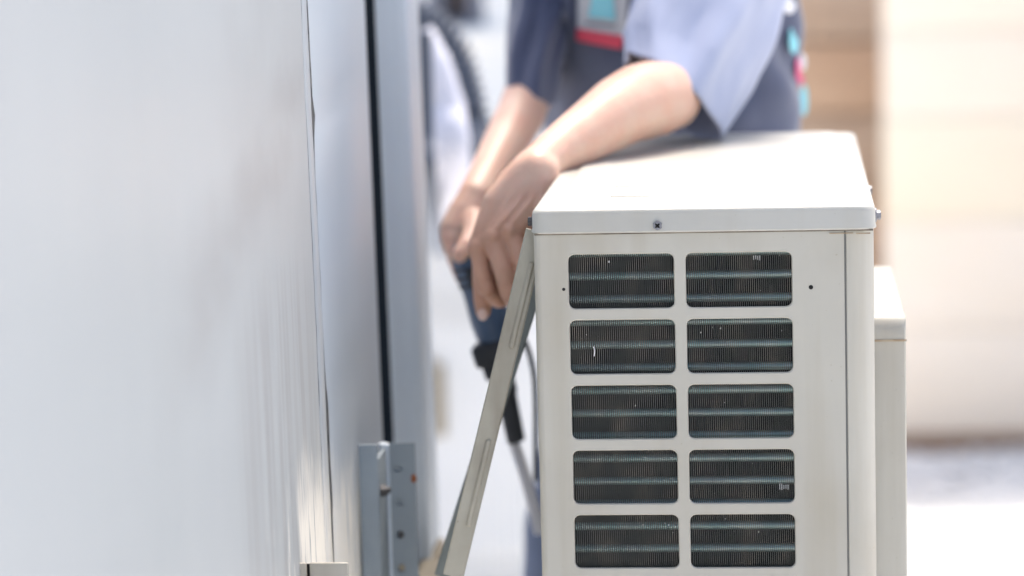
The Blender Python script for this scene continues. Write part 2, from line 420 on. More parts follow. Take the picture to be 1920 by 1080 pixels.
def wall_piece(ya, yb, name, m, bevel_end=0, xo=0, label=None):
    """ya, yb functions of z -> slab with jagged edges, 12 mm thick skin on its substrate"""
    ea, eb = edge(ya), edge(yb)
    cols = []
    t = .012
    rows = []
    for (a, z), (b, _) in zip(ea, eb):
        X = WX + xo
        r = [(X - t, a, z), (X - .0012, a, z), (X, a + .0015, z)]
        if bevel_end:
            for k in range(9):
                f = k / 8 * math.pi / 2
                r.append((X - .014 * (1 - math.cos(f)), b - bevel_end + bevel_end * math.sin(f), z))
            r.append((X - .10, b, z))
        else:
            r += [(X, b - .0015, z), (X - .0012, b, z), (X - t, b, z)]
        rows.append([Vector(p) for p in r])
    bm = bmesh.new(); loft(bm, rows, cap=True, closed=True)
    o = P(name, bm, m, lw, angle=50, label=label)
    lean(o.data); return o
crack_line(e1a, lambda z: e1a(z) + gap1(z)); crack_line(e2a, lambda z: e2a(z) + gap2(z))
wall_piece(lambda z: .25, lambda z: e1a(z), 'panel', M['wall'])
wall_piece(lambda z: e1a(z) + gap1(z), lambda z: e2a(z), 'panel', M['brushed'], label='narrow sliver of wall skin between the two cracks')
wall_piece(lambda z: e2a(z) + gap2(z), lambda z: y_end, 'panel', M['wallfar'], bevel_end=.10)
P('substrate', B(WX - .35, WX - .0125, .25, y_end - .03, 0, Z1), M['black'], lw, smooth=False)
# two small cover plates that stick out of the wall
CPY = 2.33
zc_ = at(585, 1056, CPY).z
for a, b in ((515, 574), (580, 653)):
    P('cover_plate', B(at(a, 1060, CPY).x, at(b, 1060, CPY).x, CPY, CPY + .004, .70, zc_, bev=.001), M['cover'], lw)
P('cover_back', B(WX - .004, at(650, 1060, CPY).x, CPY + .005, CPY + .007, .70, zc_ - .002), M['black'], lw, smooth=False)

# post of the door frame beyond the gap
PY = 3.0
post = thing('frame_post', 'pale blue metal door frame post standing just past the dark gap', 'post', (at(750, 500, PY).x, PY, 0))
xa_, xm_ = at(711, 300, PY).x, at(768, 300, PY).x
pz = at(800, 1052, PY).z
bm = B(xa_, xm_, PY, PY + .118, pz, 2.7, bev=.004)
o = P('post_body', bm, M['post'], post); lean(o.data, 1.35, .012)
bm = B(xm_ - .012, xm_ + .0015, PY - .0015, PY + .02, pz, 2.7, bev=.001)
o = P('edge_bead', bm, M['post'], post); lean(o.data, 1.35, .012)
bm = B(xa_ - .02, xm_ + .004, PY - .004, PY + .12, 0, pz - .002, bev=.003)
o = P('post_foot', bm, M['tan'], post); lean(o.data, 1.35, .012)
o = P('dark_jamb', B(xa_ - .30, xa_ - .001, PY + .05, PY + .09, 0, 2.7), M['navydark'], post, smooth=False); lean(o.data, 1.35, .012)

# perforated angle iron screwed to the wall
AY = 2.72; SY = 2.66
ax0, ax1 = at(716, 900, AY).x, at(779, 900, AY).x
az1 = at(740, 832, AY).z
ang = thing('perforated_angle', 'grey-blue perforated angle iron upright screwed to the end of the wall', 'bracket', (ax0, AY, 0))
hz = [at(748, y, AY).z for y in (878, 940, 1002, 1065)]
hp = (hz[0] - hz[3]) / 3
zs = [hz[0] - hp * k for k in range(18)]
bm = bmesh.new()
zt = az1; zbm = zs[-1] - hp / 2
xh = at(748, 940, AY).x; rh = .0042
def holed_strip(bm, xa, xb, yf, zt, zs, hp, xh, rh, thick, z_end):
    """upright flange facing the camera with round holes"""
    def ring(c, r, y, n=16): return [bm.verts.new((c[0] + r * math.cos(2 * math.pi * (k + .5) / n), y, c[1] + r * math.sin(2 * math.pi * (k + .5) / n))) for k in range(n)]
    prev = zt
    for z in zs:
        lo = z - hp / 2
        c = [bm.verts.new(p) for p in ((xb, yf, prev), (xa, yf, prev), (xa, yf, lo), (xb, yf, lo))]
        rg = ring((xh, z), rh, yf); rb = ring((xh, z), rh, yf + thick)
        for q in range(4):
            for k in range(4):
                i = q * 4 + k
                a, b_ = rg[i], rg[(i + 1) % 16]
                if k < 3: bm.faces.new((c[q], a, b_))
                else: bm.faces.new((c[q], a, b_, c[(q + 1) % 4]))
        for i in range(16): bm.faces.new((rg[i], rb[i], rb[(i + 1) % 16], rg[(i + 1) % 16]))
        bm.faces.new(rb)
        prev = lo
    bmesh.ops.remove_doubles(bm, verts=bm.verts, dist=1e-5)
holed_strip(bm, ax0 + .008, ax1, AY, zt, zs, hp, xh, rh, .0026, 0)
box(bm, ax0 + .008, ax1, AY + .003, AY + .0045, zbm, zt)
o = P('flange', bm, M['bracket'], ang, smooth=False)
o = P('side_flange', B(at(674, 900, SY).x, at(709, 900, SY).x, SY, SY + .003, zbm, at(690, 834, SY).z, bev=.0008), M['bracket'], ang)
o = P('web', B(at(709, 900, SY).x - .003, at(709, 900, SY).x + .0005, SY + .0035, AY + .006, zbm, at(716, 838, AY).z, bev=.0005), M['bracket'], ang)
bm = bmesh.new(); rows = []
for z in (zbm, zt - .0005):
    rr = []
    for k in range(7):
        a = R(180 + 90 * k / 6)
        rr.append(Vector((ax0 + .008 + .011 * math.cos(a), AY + .008 + .011 * math.sin(a) - .001, z)))
    rr += [Vector((ax0 + .008, AY + .0045, z)), Vector((ax0 + .002, AY + .012, z))]
    rows.append(rr)
loft(bm, rows); P('corner_bead', bm, M['post'], ang)
bm = bmesh.new(); c = at(710, 921, SY + .01); cyl(bm, c, c + Vector((.006, .004, 0)), .0062, 6); cyl(bm, c + Vector((.006, .004, 0)), c + Vector((.010, .006, 0)), .003, 10)
P('bolt', bm, M['steel_dark'], ang)
bm = bmesh.new(); c = at(776, 897, AY - .001); bmesh.ops.create_icosphere(bm, subdivisions=2, radius=.0028, matrix=Matrix.Translation(c) @ Matrix.Diagonal((1, .4, 1.6, 1)))
P('rust_spot', bm, M['rust'], ang)
for k in (3, 2):
    bm = bmesh.new(); c = Vector((xh + .001, AY + .001, zs[k])); cyl(bm, c, c + Vector((0, .0025, 0)), .0034, 10)
    P('fastener', bm, M['tan'] if k == 3 else M['steel_dark'], ang)

# short tan bearer under the post
tb = obj('bearer', B(at(783, 1070, 2.95).x, at(836, 1070, 2.95).x, 2.90, 2.99, .62, at(800, 1064, 2.95).z, bev=.003), M['tan'])
tag(tb, 'tan metal bearer stub at the foot of the blue post', 'bracket')

# ------------------------------------------------------------------ the outdoor unit
UY = 2.45; UYB = 3.125
UL, UR = at(1001, 500, UY).x, at(1640, 500, UY).x
ZT = at(1300, 389, UY).z; ZL = at(1300, 435, UY).z          # lid top, lid lower edge
ZB = ZT - .57
unit = thing('outdoor_unit', 'cream air conditioner outdoor unit with two columns of dark grille windows, under the forearm', 'air conditioner', ((UL + UR) / 2, (UY + UYB) / 2, ZB))
cols_px = ((1070, 1267), (1289, 1487))
cx = [(at(a, 700, UY).x, at(b, 700, UY).x) for a, b in cols_px]
rz = []
p_top = at(1280, 475, UY).z; p5 = at(1280, 965.5, UY).z; pitch = (p_top - p5) / 4
wh = p_top - at(1280, 577, UY).z
for k in range(9): rz.append((p_top - k * pitch - wh, p_top - k * pitch))
seam = at(1585, 700, UY).x
bm = bmesh.new()
XL = UL + .006; XR = seam
def rect(bm, x0, x1, z0, z1): bm.faces.new([bm.verts.new((x, UY, z)) for x, z in ((x0, z0), (x1, z0), (x1, z1), (x0, z1))])
gx = [(cx[0][0] - .008, (cx[0][1] + cx[1][0]) / 2), ((cx[0][1] + cx[1][0]) / 2, cx[1][1] + .008)]
gap = (pitch - wh) / 2
gz = [(a - gap, b + gap) for a, b in rz]
ztp = ZL + .002
zlev = [ztp] + [g[1] for g in gz] + [gz[-1][0], ZB]
for za, zb_ in zip(zlev, zlev[1:]):
    rect(bm, XL, gx[0][0], zb_, za); rect(bm, gx[1][1], XR, zb_, za)
for k in range(2):
    rect(bm, gx[k][0], gx[k][1], gz[0][1], ztp); rect(bm, gx[k][0], gx[k][1], ZB, gz[-1][0])
for ci in range(2):
    for ri in range(9):
        X0, X1 = gx[ci]; Zl, Zh = gz[ri]
        cs = [(X1, Zh), (X0, Zh), (X0, Zl), (X1, Zl)]
        cv = [bm.verts.new((x, UY, z)) for x, z in cs]
        out = rrect(cx[ci][0] - .0008, cx[ci][1] + .0008, rz[ri][0] - .0008, rz[ri][1] + .0008, .0062)
        inn = rrect(cx[ci][0], cx[ci][1], rz[ri][0], rz[ri][1], .0055)
        v0 = [bm.verts.new((x, UY, z)) for x, z in out]
        for q in range(4):
            for k in range(5): bm.faces.new((cv[q], v0[q * 6 + k], v0[q * 6 + k + 1]))
            bm.faces.new((cv[q], v0[q * 6 + 5], v0[(q * 6 + 6) % 24], cv[(q + 1) % 4]))
        v1 = [bm.verts.new((x, UY + .0009, z)) for x, z in inn]; v2 = [bm.verts.new((x, UY + .003, z)) for x, z in inn]
        for i in range(24):
            j = (i + 1) % 24
            bm.faces.new((v0[i], v1[i], v1[j], v0[j])); bm.faces.new((v1[i], v2[i], v2[j], v1[j]))
bmesh.ops.remove_doubles(bm, verts=bm.verts, dist=1e-6)
P('grille_panel', bm, M['paint'], unit, angle=30)
# cabinet: corner-wrapping front panel, back and left side
bm = bmesh.new(); pts = []
rc = .022
pts.append((seam + .0015, UY + .004)); pts.append((seam + .0015, UY + .0006)); pts.append((seam + .0022, UY))
for k in range(10):
    a = R(-90 + 90 * k / 9); pts.append((UR - rc + rc * math.cos(a), UY + rc + rc * math.sin(a)))
pts += [(UR, UYB - .02), (UR - .006, UYB), (UL + .006, UYB), (UL, UYB - .01)]
for k in range(6):
    a = R(180 + 90 * k / 5); pts.append((UL + .006 + .006 * math.cos(a), UY + .006 + .006 * math.sin(a)))
loft(bm, [[Vector((x, y, z)) for x, y in pts] for z in (ZB, ztp)], cap=False, closed=False)
P('cabinet', bm, M['paint'], unit, angle=40)
P('base_tray', B(UL + .001, UR - .001, UY + .001, UYB - .001, ZB - .006, ZB, bev=.002), M['paint'], unit)
# painted gap shade and grime at the lid's lower edge and dark seam
P('seam_backing', B(seam - .0005, seam + .003, UY + .0012, UY + .006, ZB, ztp), M['seam2'], unit, smooth=False)
# lid
bm = bmesh.new()
rings = []
for ins, z in ((.0015, ZL + .002), (-.0012, ZL + .0004), (-.002, ZL + .0012), (-.002, ZL + .002), (-.0013, ZL + .004), (-.0012, ZT - .0045), (-.0004, ZT - .0018), (.0015, ZT - .0004), (.004, ZT),
               (.017, ZT + .0002), (.0195, ZT + .0022), (.023, ZT + .003), (.045, ZT + .003), (.047, ZT + .0022), (.058, ZT + .0022)):
    r = rrect(UL + ins, UR - ins, UY + ins - .001, UYB - ins, max(.012 - ins * .2, .006), 8)
    rings.append([Vector((x, y, z)) for x, y in r])
loft(bm, rings, cap=True)
lid = P('lid', bm, M['lid'], unit, angle=50)
# stepped embossing at the lid's left front, like the pressed steps of the photograph
for px0, px1, yy0, yy1 in ((1085, 1130, 2.52, 2.57), (1090, 1135, 2.60, 2.66)):
    P('pressed_step', B(UL + .062, UL + .098, yy0, yy1, ZT + .0018, ZT + .0028, bev=.00045), M['lid'], unit)
for (px, py, w_, l_) in ((1345, 362, .026, .003), (1420, 366, .03, .003), (1440, 329, .011, .02), (1485, 328, .018, .006)):
    Y_ = (CAM.z - ZT - .003) * F / (py + 252); c = at(px, py, Y_)
    bm = bmesh.new(); n_ = 14
    ring_ = []
    for k in range(n_):
        a = 2 * math.pi * k / n_; rr = 1 + .35 * noise.noise(Vector((math.cos(a) * 2, math.sin(a) * 2, px)))
        ring_.append((c.x + w_ / 2 * math.cos(a) * rr, c.y + l_ * math.sin(a) * rr))
    zz = ZT + (.0031 if c.y < UY + .046 else .0023)
    loft(bm, [[Vector((x, y, zz)) for x, y in ring_], [Vector((x, y, zz + .0001)) for x, y in ring_]])
    P('scuff_mark', bm, M['scuff'], unit)
# dirt and painted gap shadow under the lid edge
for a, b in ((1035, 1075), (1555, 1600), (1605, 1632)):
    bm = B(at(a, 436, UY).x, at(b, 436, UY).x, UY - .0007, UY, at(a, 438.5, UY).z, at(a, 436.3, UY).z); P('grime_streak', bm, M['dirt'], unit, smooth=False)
P('gap_shade_grime', B(UL + .001, UR - .001, UY - .0003, UY + .0004, ZL - .0010, ZL + .0006), M['seam'], unit, smooth=False)  # gap shadow put in as a dark grimy strip
# screws
def screw(p, d, parent, m=M['steel'], r=.0058):
    d = Vector(d).normalized(); a = d.orthogonal().normalized(); s = d.cross(a)
    bm = bmesh.new()
    def ring(h, rr, n=24, hexa=0):
        o_ = []
        for k in range(n):
            t = 2 * math.pi * k / n; q = rr
            if hexa: q = rr * math.cos(math.pi / 6) / math.cos(((t + .26) % (math.pi / 3)) - math.pi / 6)
            o_.append(Vector(p) + d * h + (a * math.cos(t) + s * math.sin(t)) * q)
        return o_
    loft(bm, [ring(0, r * 1.05), ring(.0009, r * 1.02), ring(.0013, r * .82, hexa=0), ring(.0014, r * .72, hexa=1), ring(.0040, r * .72, hexa=1), ring(.0046, r * .6), ring(.0046, r * .30), ring(.0032, r * .24)])
    sc = P('screw', bm, m, parent)
    bm = bmesh.new()
    for k in range(2):
        u_, v_ = (a, s) if k else (s, a)
        vs2 = []
        for dd in (.0040, .0047 + .0001 * k):
            vs2.append([Vector(p) + d * dd + u_ * i * r * .42 + v_ * j * r * .11 for i, j in ((-1, -1), (1, -1), (1, 1), (-1, 1))])
        loft(bm, vs2)
    P('cross_recess', bm, M['black'], sc, smooth=False)
    return sc
screw(at(1233, 422, UY) + Vector((0, -.0001, 0)), (0, -1, 0), unit)
screw(at(1000, 415, UY + .02), (-1, 0, 0), unit, M['steel_dark'])
screw(at(1641, 403, UY + .02), (1, 0, 0), unit)
screw(Vector((UR, 2.66, ZT - .011)), (1, 0, 0), unit)
for px, py, r in ((1057, 542.5, .0014), (1520.5, 538.5, .0019)):
    c = at(px, py, UY); bm = bmesh.new(); cyl(bm, c + Vector((0, -.0002, 0)), c + Vector((0, .002, 0)), r, 16); P('pilot_hole', bm, M['black'], unit, smooth=False)
# coil: fins and tubes, with a dark core behind
fx0, fx1 = cx[0][0] - .004, cx[1][1] + .004
zc0, zc1 = rz[-1][0] - .01, rz[0][1] + .01
n_f = int((fx1 - fx0) / .00172)
verts, faces = [], []
def fin_strip(x, tw):
    b0 = len(verts); nz_ = 40
    for k in range(nz_ + 1):
        z = zc0 + (zc1 - zc0) * k / nz_
        w_ = .0003 * noise.noise(Vector((x * 40, z * 30, 0))) + .00025 * noise.noise(Vector((x * 300, z * 90, 3)))
        for dx, dy in ((-.00016, .0045), (.00016, .0045), (.00016, .030), (-.00016, .030)):
            verts.append((x + dx + w_, UY + dy, z))
    for k in range(nz_):
        for i in range(4):
            j = (i + 1) % 4; faces.append((b0 + k * 4 + i, b0 + k * 4 + j, b0 + k * 4 + 4 + j, b0 + k * 4 + 4 + i))
for i in range(n_f): fin_strip(fx0 + (i + .5) * (fx1 - fx0) / n_f, 0)
coil = P('coil_fins', (verts, faces), M['fin'], unit, smooth=False, kind='stuff')
t_pitch = (at(1390, 515, UY).z - at(1390, 1031, UY).z) / 12
zt0 = at(1390, 515.5, UY + .012).z
for k in range(-1, 26):
    z = zt0 - k * t_pitch
    if z < zc0: break
    bm = bmesh.new(); cyl(bm, (fx0 - .01, UY + .0165, z), (fx1 + .01, UY + .0165, z), .0036, 12)
    P('coil_tube', bm, M['tube'], unit)
P('coil_core', B(fx0 - .004, fx1 + .004, UY + .031, UY + .035, zc0, zc1), M['black'], unit, smooth=False)
bm = bmesh.new(); tube(bm, [at(1113, 650, UY + .003), at(1115, 657, UY + .003), at(1114, 668, UY + .003)], .0004, 6); P('lint_fibre', bm, M['white'], unit)
for (px, py, n_, h_) in ((1421, 482, 4, 10), (1472, 912, 5, 16)):
    for k in range(n_):
        c = at(px + k * 3.9 - n_ * 2, py + random.uniform(-2, 2), UY + .0042); hh = h_ * random.uniform(.4, 1) * .00022
        P('bent_fin', B(c.x - .00035, c.x + .00035, c.y - .0008, c.y, c.z - hh, c.z + hh), M['lint'], unit, smooth=False)
for k in range(46):
    ci = random.randrange(2); ri = random.randrange(6)
    x = random.uniform(cx[ci][0] + .003, cx[ci][1] - .003); z = rz[ri][1] - .002 - abs(random.gauss(0, .012))
    if z < rz[ri][0] + .002: continue
    bm = bmesh.new(); bmesh.ops.create_icosphere(bm, subdivisions=1, radius=random.uniform(.0003, .0007), matrix=Matrix.Translation((x, UY + .0043, z)) @ Matrix.Diagonal((random.uniform(.5, 1.2), .5, random.uniform(.6, 2.0), 1)))
    P('dust_speck', bm, M['lint'], unit)
# projecting front cover on the right
GYa, GYb = 2.505, 2.83
gxr = at(1700, 800, GYa).x; gzt = at(1680, 592, GYa).z
bm = bmesh.new(); rows = []
prof = []
for k in range(7):
    a = R(180 - 90 * k / 6); prof.append((GYa + .016 + .016 * math.cos(a), gzt - .018 + .018 * math.sin(a)))
for k in range(5):
    a = R(90 - 90 * k / 4); prof.append((GYb - .01 + .01 * math.cos(a), gzt - .01 + .01 * math.sin(a)))
prof = [(GYa, ZB + .01)] + prof + [(GYb, ZB + .01)]
for x, ins in ((UR + .0005, 0), (gxr - .004, 0), (gxr - .0012, .0008), (gxr, .003)):
    rows.append([Vector((x, min(max(y, GYa + ins), GYb - ins), min(z, gzt - ins))) for y, z in prof])
loft(bm, rows); cov = P('front_cover', bm, M['cover'], unit, angle=40)
bm = bmesh.new()
box(bm, UR + .001, gxr + .0006, GYa - .0008, GYa + .0002, gzt - .0222, gzt - .0205); P('cover_trim', bm, M['dirt'], cov, smooth=False)
# wall supports under the unit (below the picture)
for y in (2.62, 2.98):
    br = thing('support_bracket', 'cream steel wall bracket carrying the outdoor unit, ' + ('nearer' if y < 2.8 else 'farther') + ' of the two', 'bracket', (WX, y, ZB - .05), 'wall brackets under the unit')
    P('arm', B(WX + .012, UR - .01, y, y + .035, ZB - .034, ZB - .0075, bev=.002), M['strap'], br)
    P('upright', B(WX + .012, WX + .04, y, y + .035, ZB - .36, ZB - .036, bev=.002), M['strap'], br)

# ------------------------------------------------------------------ stay bars
def bar(name, label, Y, pL0, pR0, pL1, pR1, m, thick, ribs=()):
    """flat bar given by its left/right edges at two heights, extended to z_end"""
    a0, b0, a1, b1 = at(*pL0, Y), at(*pR0, Y), at(*pL1, Y), at(*pR1, Y)
    t = thing(name, label, 'metal strap', ((a1 + b1) / 2))
    axis = ((a1 + b1) / 2 - (a0 + b0) / 2).normalized(); side = (b0 - a0); side = (side - axis * side.dot(axis)); W = side.length / 2; side.normalize()
    nrm = axis.cross(side); nrm = nrm if nrm.y < 0 else -nrm
    p0 = (a0 + b0) / 2; L = ((a1 + b1) / 2 - p0).length
    bm = bmesh.new()
    # shallow channel section: face with rolled edges
    sec = [(-W, .004), (-W, .0012), (-W + .0012, 0), (W - .0012, 0), (W, .0012), (W, .0075), (W - .0015, .0075), (W - .0015, thick), (-W + .0015, thick), (-W + .0015, .004)]
    loft(bm, [[p0 + axis * s + side * x - nrm * y for x, y in sec] for s in (0, L)])
    P('bar', bm, m, t, angle=30)
    for (c, ln, w, off) in ribs:
        bm = bmesh.new(); q = at(*c, Y); s = (q - p0).dot(axis)
        rows = []
        for h, k in ((0, 1), (.0012, .85), (.0022, .55), (.0024, .25)):
            o_ = []
            for i in range(24):
                a = 2 * math.pi * i / 24; ex = math.cos(a) * w * k; ey = math.sin(a) * w * k + (ln / 2 - w) * (1 if math.sin(a) >= 0 else -1)
                o_.append(p0 + axis * (s + ey) + side * (off + ex) + nrm * (h - .0001))
            rows.append(o_)
        loft(bm, rows); P('pressed_rib', bm, m, t, angle=60)
    return t
bar('stay_bar', 'long beige metal strap with pressed ribs, leaning down-left from the unit corner', 2.475, (986, 428), (1024, 438), (829, 1078), (869, 1084), M['strap'], .0030,
    ribs=(((976, 572), .078, .0026, .0028), ((899, 906), .080, .0026, .0028)))
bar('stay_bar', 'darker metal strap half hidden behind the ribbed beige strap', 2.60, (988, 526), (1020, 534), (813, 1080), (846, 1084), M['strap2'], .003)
# ------------------------------------------------------------------ the technician
per = thing('person', 'technician in navy work shirt, near sleeve coloured pale for glare, leaning over the unit, head out of frame', 'person', (-.12, 3.4, 0))
def A(px, py, Y, r): return (at(px, py, Y), r)
W0 = at(1004, 318, 2.742)
body = bmesh.new()
ELB = at(1245, 182, 2.98); SHL = Vector((-.035, 3.17, 1.50))
chain(body, [(W0, .0195), A(1022, 298, 2.765, .0200), A(1062, 268, 2.80, .0235), A(1110, 236, 2.84, .0275), A(1160, 205, 2.885, .0335), A(1200, 187, 2.925, .037), A(1235, 180, 2.96, .0375), A(1256, 178, 2.985, .034)])
chain(body, [A(1020, 300, 2.765, .019), A(1062, 285, 2.80, .020), A(1110, 262, 2.84, .021), A(1160, 238, 2.885, .022), A(1210, 215, 2.925, .022)])
chain(body, [A(1262, 192, 2.985, .028), A(1200, 205, 2.93, .032)])
chain(body, [A(1270, 186, 2.99, .022), A(1235, 200, 2.955, .03)])
chain(body, [(at(1240, 165, 2.99), .035), (at(1288, 75, 3.055), .034), (at(1335, -30, 3.11), .036), (SHL + Vector((0, .02, .02)), .046)])
# left hand: back of the hand to the camera, fingers down
HY_ = 2.74
FING = {'index': [(899, 466, 2.727, .0102), (903, 506, 2.724, .0084), (913, 541, 2.727, .0090), (934, 563, 2.750, .0078), (948, 562, 2.772, .0070)],
        'middle': [(926, 449, 2.719, .0108), (941, 502, 2.709, .0086), (955, 548, 2.712, .0092), (969, 570, 2.740, .0080), (975, 566, 2.764, .0072)],
        'ring': [(957, 439, 2.721, .0104), (979, 494, 2.712, .0085), (992, 540, 2.715, .0090), (1002, 560, 2.742, .0078), (1006, 555, 2.766, .0070)],
        'little': [(985, 429, 2.732, .0096), (1010, 476, 2.727, .0077), (1022, 516, 2.731, .0080), (1027, 535, 2.752, .0070), (1027, 530, 2.770, .0062)]}
MC = {'index': A(899, 464, 2.728, .0102), 'middle': A(926, 446, 2.720, .0108), 'ring': A(956, 436, 2.722, .0104), 'little': A(984, 426, 2.733, .0096)}
for f, dx in (('index', -24), ('middle', -8), ('ring', 8), ('little', 22)):
    p, r = MC[f]
    chain(body, [(W0 + Vector((dx * .00045, -.002, 0)), .0140), (at(983 + dx * 1.75 - (8 if f == 'index' else 0), 376, 2.735 - (.002 if f != 'little' else 0)), .0136), (p, r + .0012)])
chain(body, [A(1030, 292, 2.77, .0205), A(1008, 314, 2.750, .0200), A(984, 345, 2.745, .0190), A(966, 392, 2.744, .0175), A(958, 428, 2.744, .0140)])
chain(body, [A(1022, 298, 2.77, .019), A(1008, 350, 2.754, .0185), A(996, 400, 2.750, .0165), A(990, 425, 2.748, .013)])
chain(body, [A(1000, 312, 2.755, .019), A(970, 340, 2.750, .0170), A(946, 388, 2.748, .0165), A(929, 432, 2.748, .0140)])
chain(body, [A(930, 465, 2.754, .013), A(948, 520, 2.768, .0130)])
chain(body, [A(975, 455, 2.754, .013), A(985, 520, 2.768, .0130)])
for f, pts in FING.items(): chain(body, [A(*p) for p in pts])
for f, dx in (('index', -16), ('middle', -4), ('ring', 8), ('little', 18)):
    p, r = MC[f]
    capsule(body, p + Vector((0, -.0072, .003)), .0072, p + Vector((0, -.0058, -.003)), .0068)
    chain(body, [(W0 + Vector((dx * .00055, -.0185, -.006)), .0028), (at(985 + dx * 1.7, 372, 2.735) + Vector((0, -.0140, 0)), .0030), (p + Vector((0, -.0095, .006)), .0032)])
for f in ('index', 'middle', 'ring'):
    q = FING[f][2]; capsule(body, at(q[0], q[1] - 6, q[2]) + Vector((0, -.0022, 0)), .0082, at(q[0], q[1] + 2, q[2]) + Vector((0, -.0022, 0)), .0082)
chain(body, [A(962, 345, 2.755, .017), A(922, 430, 2.768, .0155), A(906, 500, 2.764, .0115), A(905, 535, 2.756, .0100), A(905, 565, 2.752, .0090), A(906, 583, 2.750, .0076)])
# right arm
SHR = Vector((-.262, 3.42, 1.50)); ELR = at(1003, 140, 3.30); WR = at(893, 372, 3.03)
chain(body, [(WR, .0205), (at(918, 322, 3.08), .0215), (at(948, 268, 3.14), .025), (at(976, 216, 3.20), .0275), (ELR, .028)])
chain(body, [(ELR, .029), (Vector((-.262, 3.36, 1.40)), .036), (SHR, .05)])
chain(body, [(WR, .020), (at(878, 405, 3.02), .023), (at(862, 432, 3.01), .021), (at(854, 450, 3.0), .015)])
chain(body, [(WR, .018), (at(893, 420, 3.03), .021), (at(885, 450, 3.02), .018)])
for k, (x, y) in enumerate(((848, 440), (853, 458), (860, 478), (868, 498))):
    chain(body, [A(x + 12, y - 12, 3.005, .0105), A(x - 6, y + 6, 3.000, .0092), A(x + 2, y + 26, 2.990, .0082), A(x + 22, y + 30, 2.992, .0075)])
chain(body, [A(890, 415, 2.995, .014), A(888, 442, 2.970, .0115), A(874, 462, 2.945, .0095), A(862, 478, 2.936, .0082)])
# torso core, neck, head, legs
HIP = Vector((-.12, 3.50, .92))
chain(body, [(Vector((-.145, 3.30, 1.46)), .08), (Vector((-.155, 3.26, 1.56)), .055), (Vector((-.17, 3.22, 1.64)), .055)])
chain(body, [(SHL + Vector((0, .02, .02)), .046), (Vector((-.145, 3.30, 1.50)), .07), (SHR, .055)])
HD = Vector((-.19, 3.19, 1.71)); fw = Vector((-.72, -.60, -.35)).normalized(); upv = Vector((-.25, -.25, .93)).normalized(); sdv = fw.cross(upv).normalized(); upv = sdv.cross(fw)
chain(body, [(HD, .082), (HD + upv * .04 - fw * .02, .086)])
chain(body, [(HD + fw * .03 - upv * .03, .062), (HD + fw * .045 - upv * .075, .038)])
chain(body, [(HD + fw * .078 + upv * .02, .009), (HD + fw * .097 - upv * .012, .013)])
chain(body, [(HD + fw * .082 - upv * .042 + sdv * .018, .007), (HD + fw * .088 - upv * .042, .008), (HD + fw * .082 - upv * .042 - sdv * .018, .007)])
for s in (-1, 1):
    chain(body, [(HD + sdv * s * .083 + upv * .015, .012), (HD + sdv * s * .083 - upv * .02, .010)])
    capsule(body, HD + fw * .072 + sdv * s * .018 + upv * .028, .012, HD + fw * .070 + sdv * s * .042 + upv * .028, .010)
LEG = {}
for s, (kx, ky) in ((1, (-.03, 3.42)), (-1, (-.20, 3.60))):
    hp_ = HIP + Vector((.07, -.06, 0)) * s; kn = Vector((kx, ky, .50)); an = Vector((kx + .0, ky + .06, .09))
    LEG[s] = (hp_, kn, an)
me = remeshed(body, .0014, 2, 'body', .5)
import numpy as np
nv = len(me.vertices); co = np.empty(nv * 3); me.vertices.foreach_get('co', co); co = co.reshape(-1, 3)
ed = np.empty(len(me.edges) * 2, dtype=np.int64); me.edges.foreach_get('vertices', ed); ed = ed.reshape(-1, 2)
deg = np.bincount(ed.ravel(), minlength=nv).astype(float)[:, None]
wl = np.clip((co[:, 1] - 2.756) / .03, 0, 1) * (co[:, 1] < 2.93 + 0 * co[:, 0]) + (co[:, 1] >= 2.93) * np.clip((co[:, 1] - 3.03) / .03, 0, 1)
wl = np.where((co[:, 1] >= 2.93) & (co[:, 1] < 3.06) & (co[:, 2] > 1.235) & (co[:, 0] > -.19), 1.0, wl)
wl = np.maximum(wl, np.clip((co[:, 2] - 1.197) / .018, 0, 1) * (co[:, 0] > -.29) * (co[:, 1] < 2.9))[:, None] * .6
for _ in range(60):
    acc = np.stack([np.bincount(ed[:, 0], co[ed[:, 1], k], nv) + np.bincount(ed[:, 1], co[ed[:, 0], k], nv) for k in range(3)], 1)
    co += (acc / deg - co) * wl
me.vertices.foreach_set('co', co.ravel()); me.update()
att = me.attributes.new('flush', 'FLOAT', 'POINT')
spots = [(MC[f][0], .012) for f in MC] + [(at(*FING[f][2][:3]), .010) for f in FING] + [(at(*FING[f][4][:3]), .012) for f in FING] + [(at(906, 578, 2.75), .017), (at(1270, 190, 2.99), .022)]
vals = [0.0] * len(me.vertices)
lim = at(1120, 300, 2.8).x
for i, v in enumerate(me.vertices):
    c_ = v.co
    if c_.x < lim or c_.z < 1.27:
        w_ = 0
        for p_, r_ in spots:
            d2 = (c_ - p_).length_squared / (r_ * r_)
            if d2 < 5: w_ += math.exp(-d2 * .7) * .9
        if c_.y < 2.80: w_ += min(.75, max(0, (1.225 - c_.z) * 9))
        vals[i] = min(1, w_)
att.data.foreach_set('value', vals)
t_ = M['skin'].node_tree; b_ = t_.nodes['Principled BSDF']; src = b_.inputs['Base Color'].links[0].from_socket
an_ = t_.nodes.new('ShaderNodeAttribute'); an_.attribute_name = 'flush'
mx_ = t_.nodes.new('ShaderNodeMix'); mx_.data_type = 'RGBA'; mx_.inputs[7].default_value = (.60, .345, .245, 1)
t_.links.new(an_.outputs['Fac'], mx_.inputs[0]); t_.links.new(src, mx_.inputs[6]); t_.links.new(mx_.outputs[2], b_.inputs['Base Color'])
skin = mesh_obj('body', me, M['skin'], per)
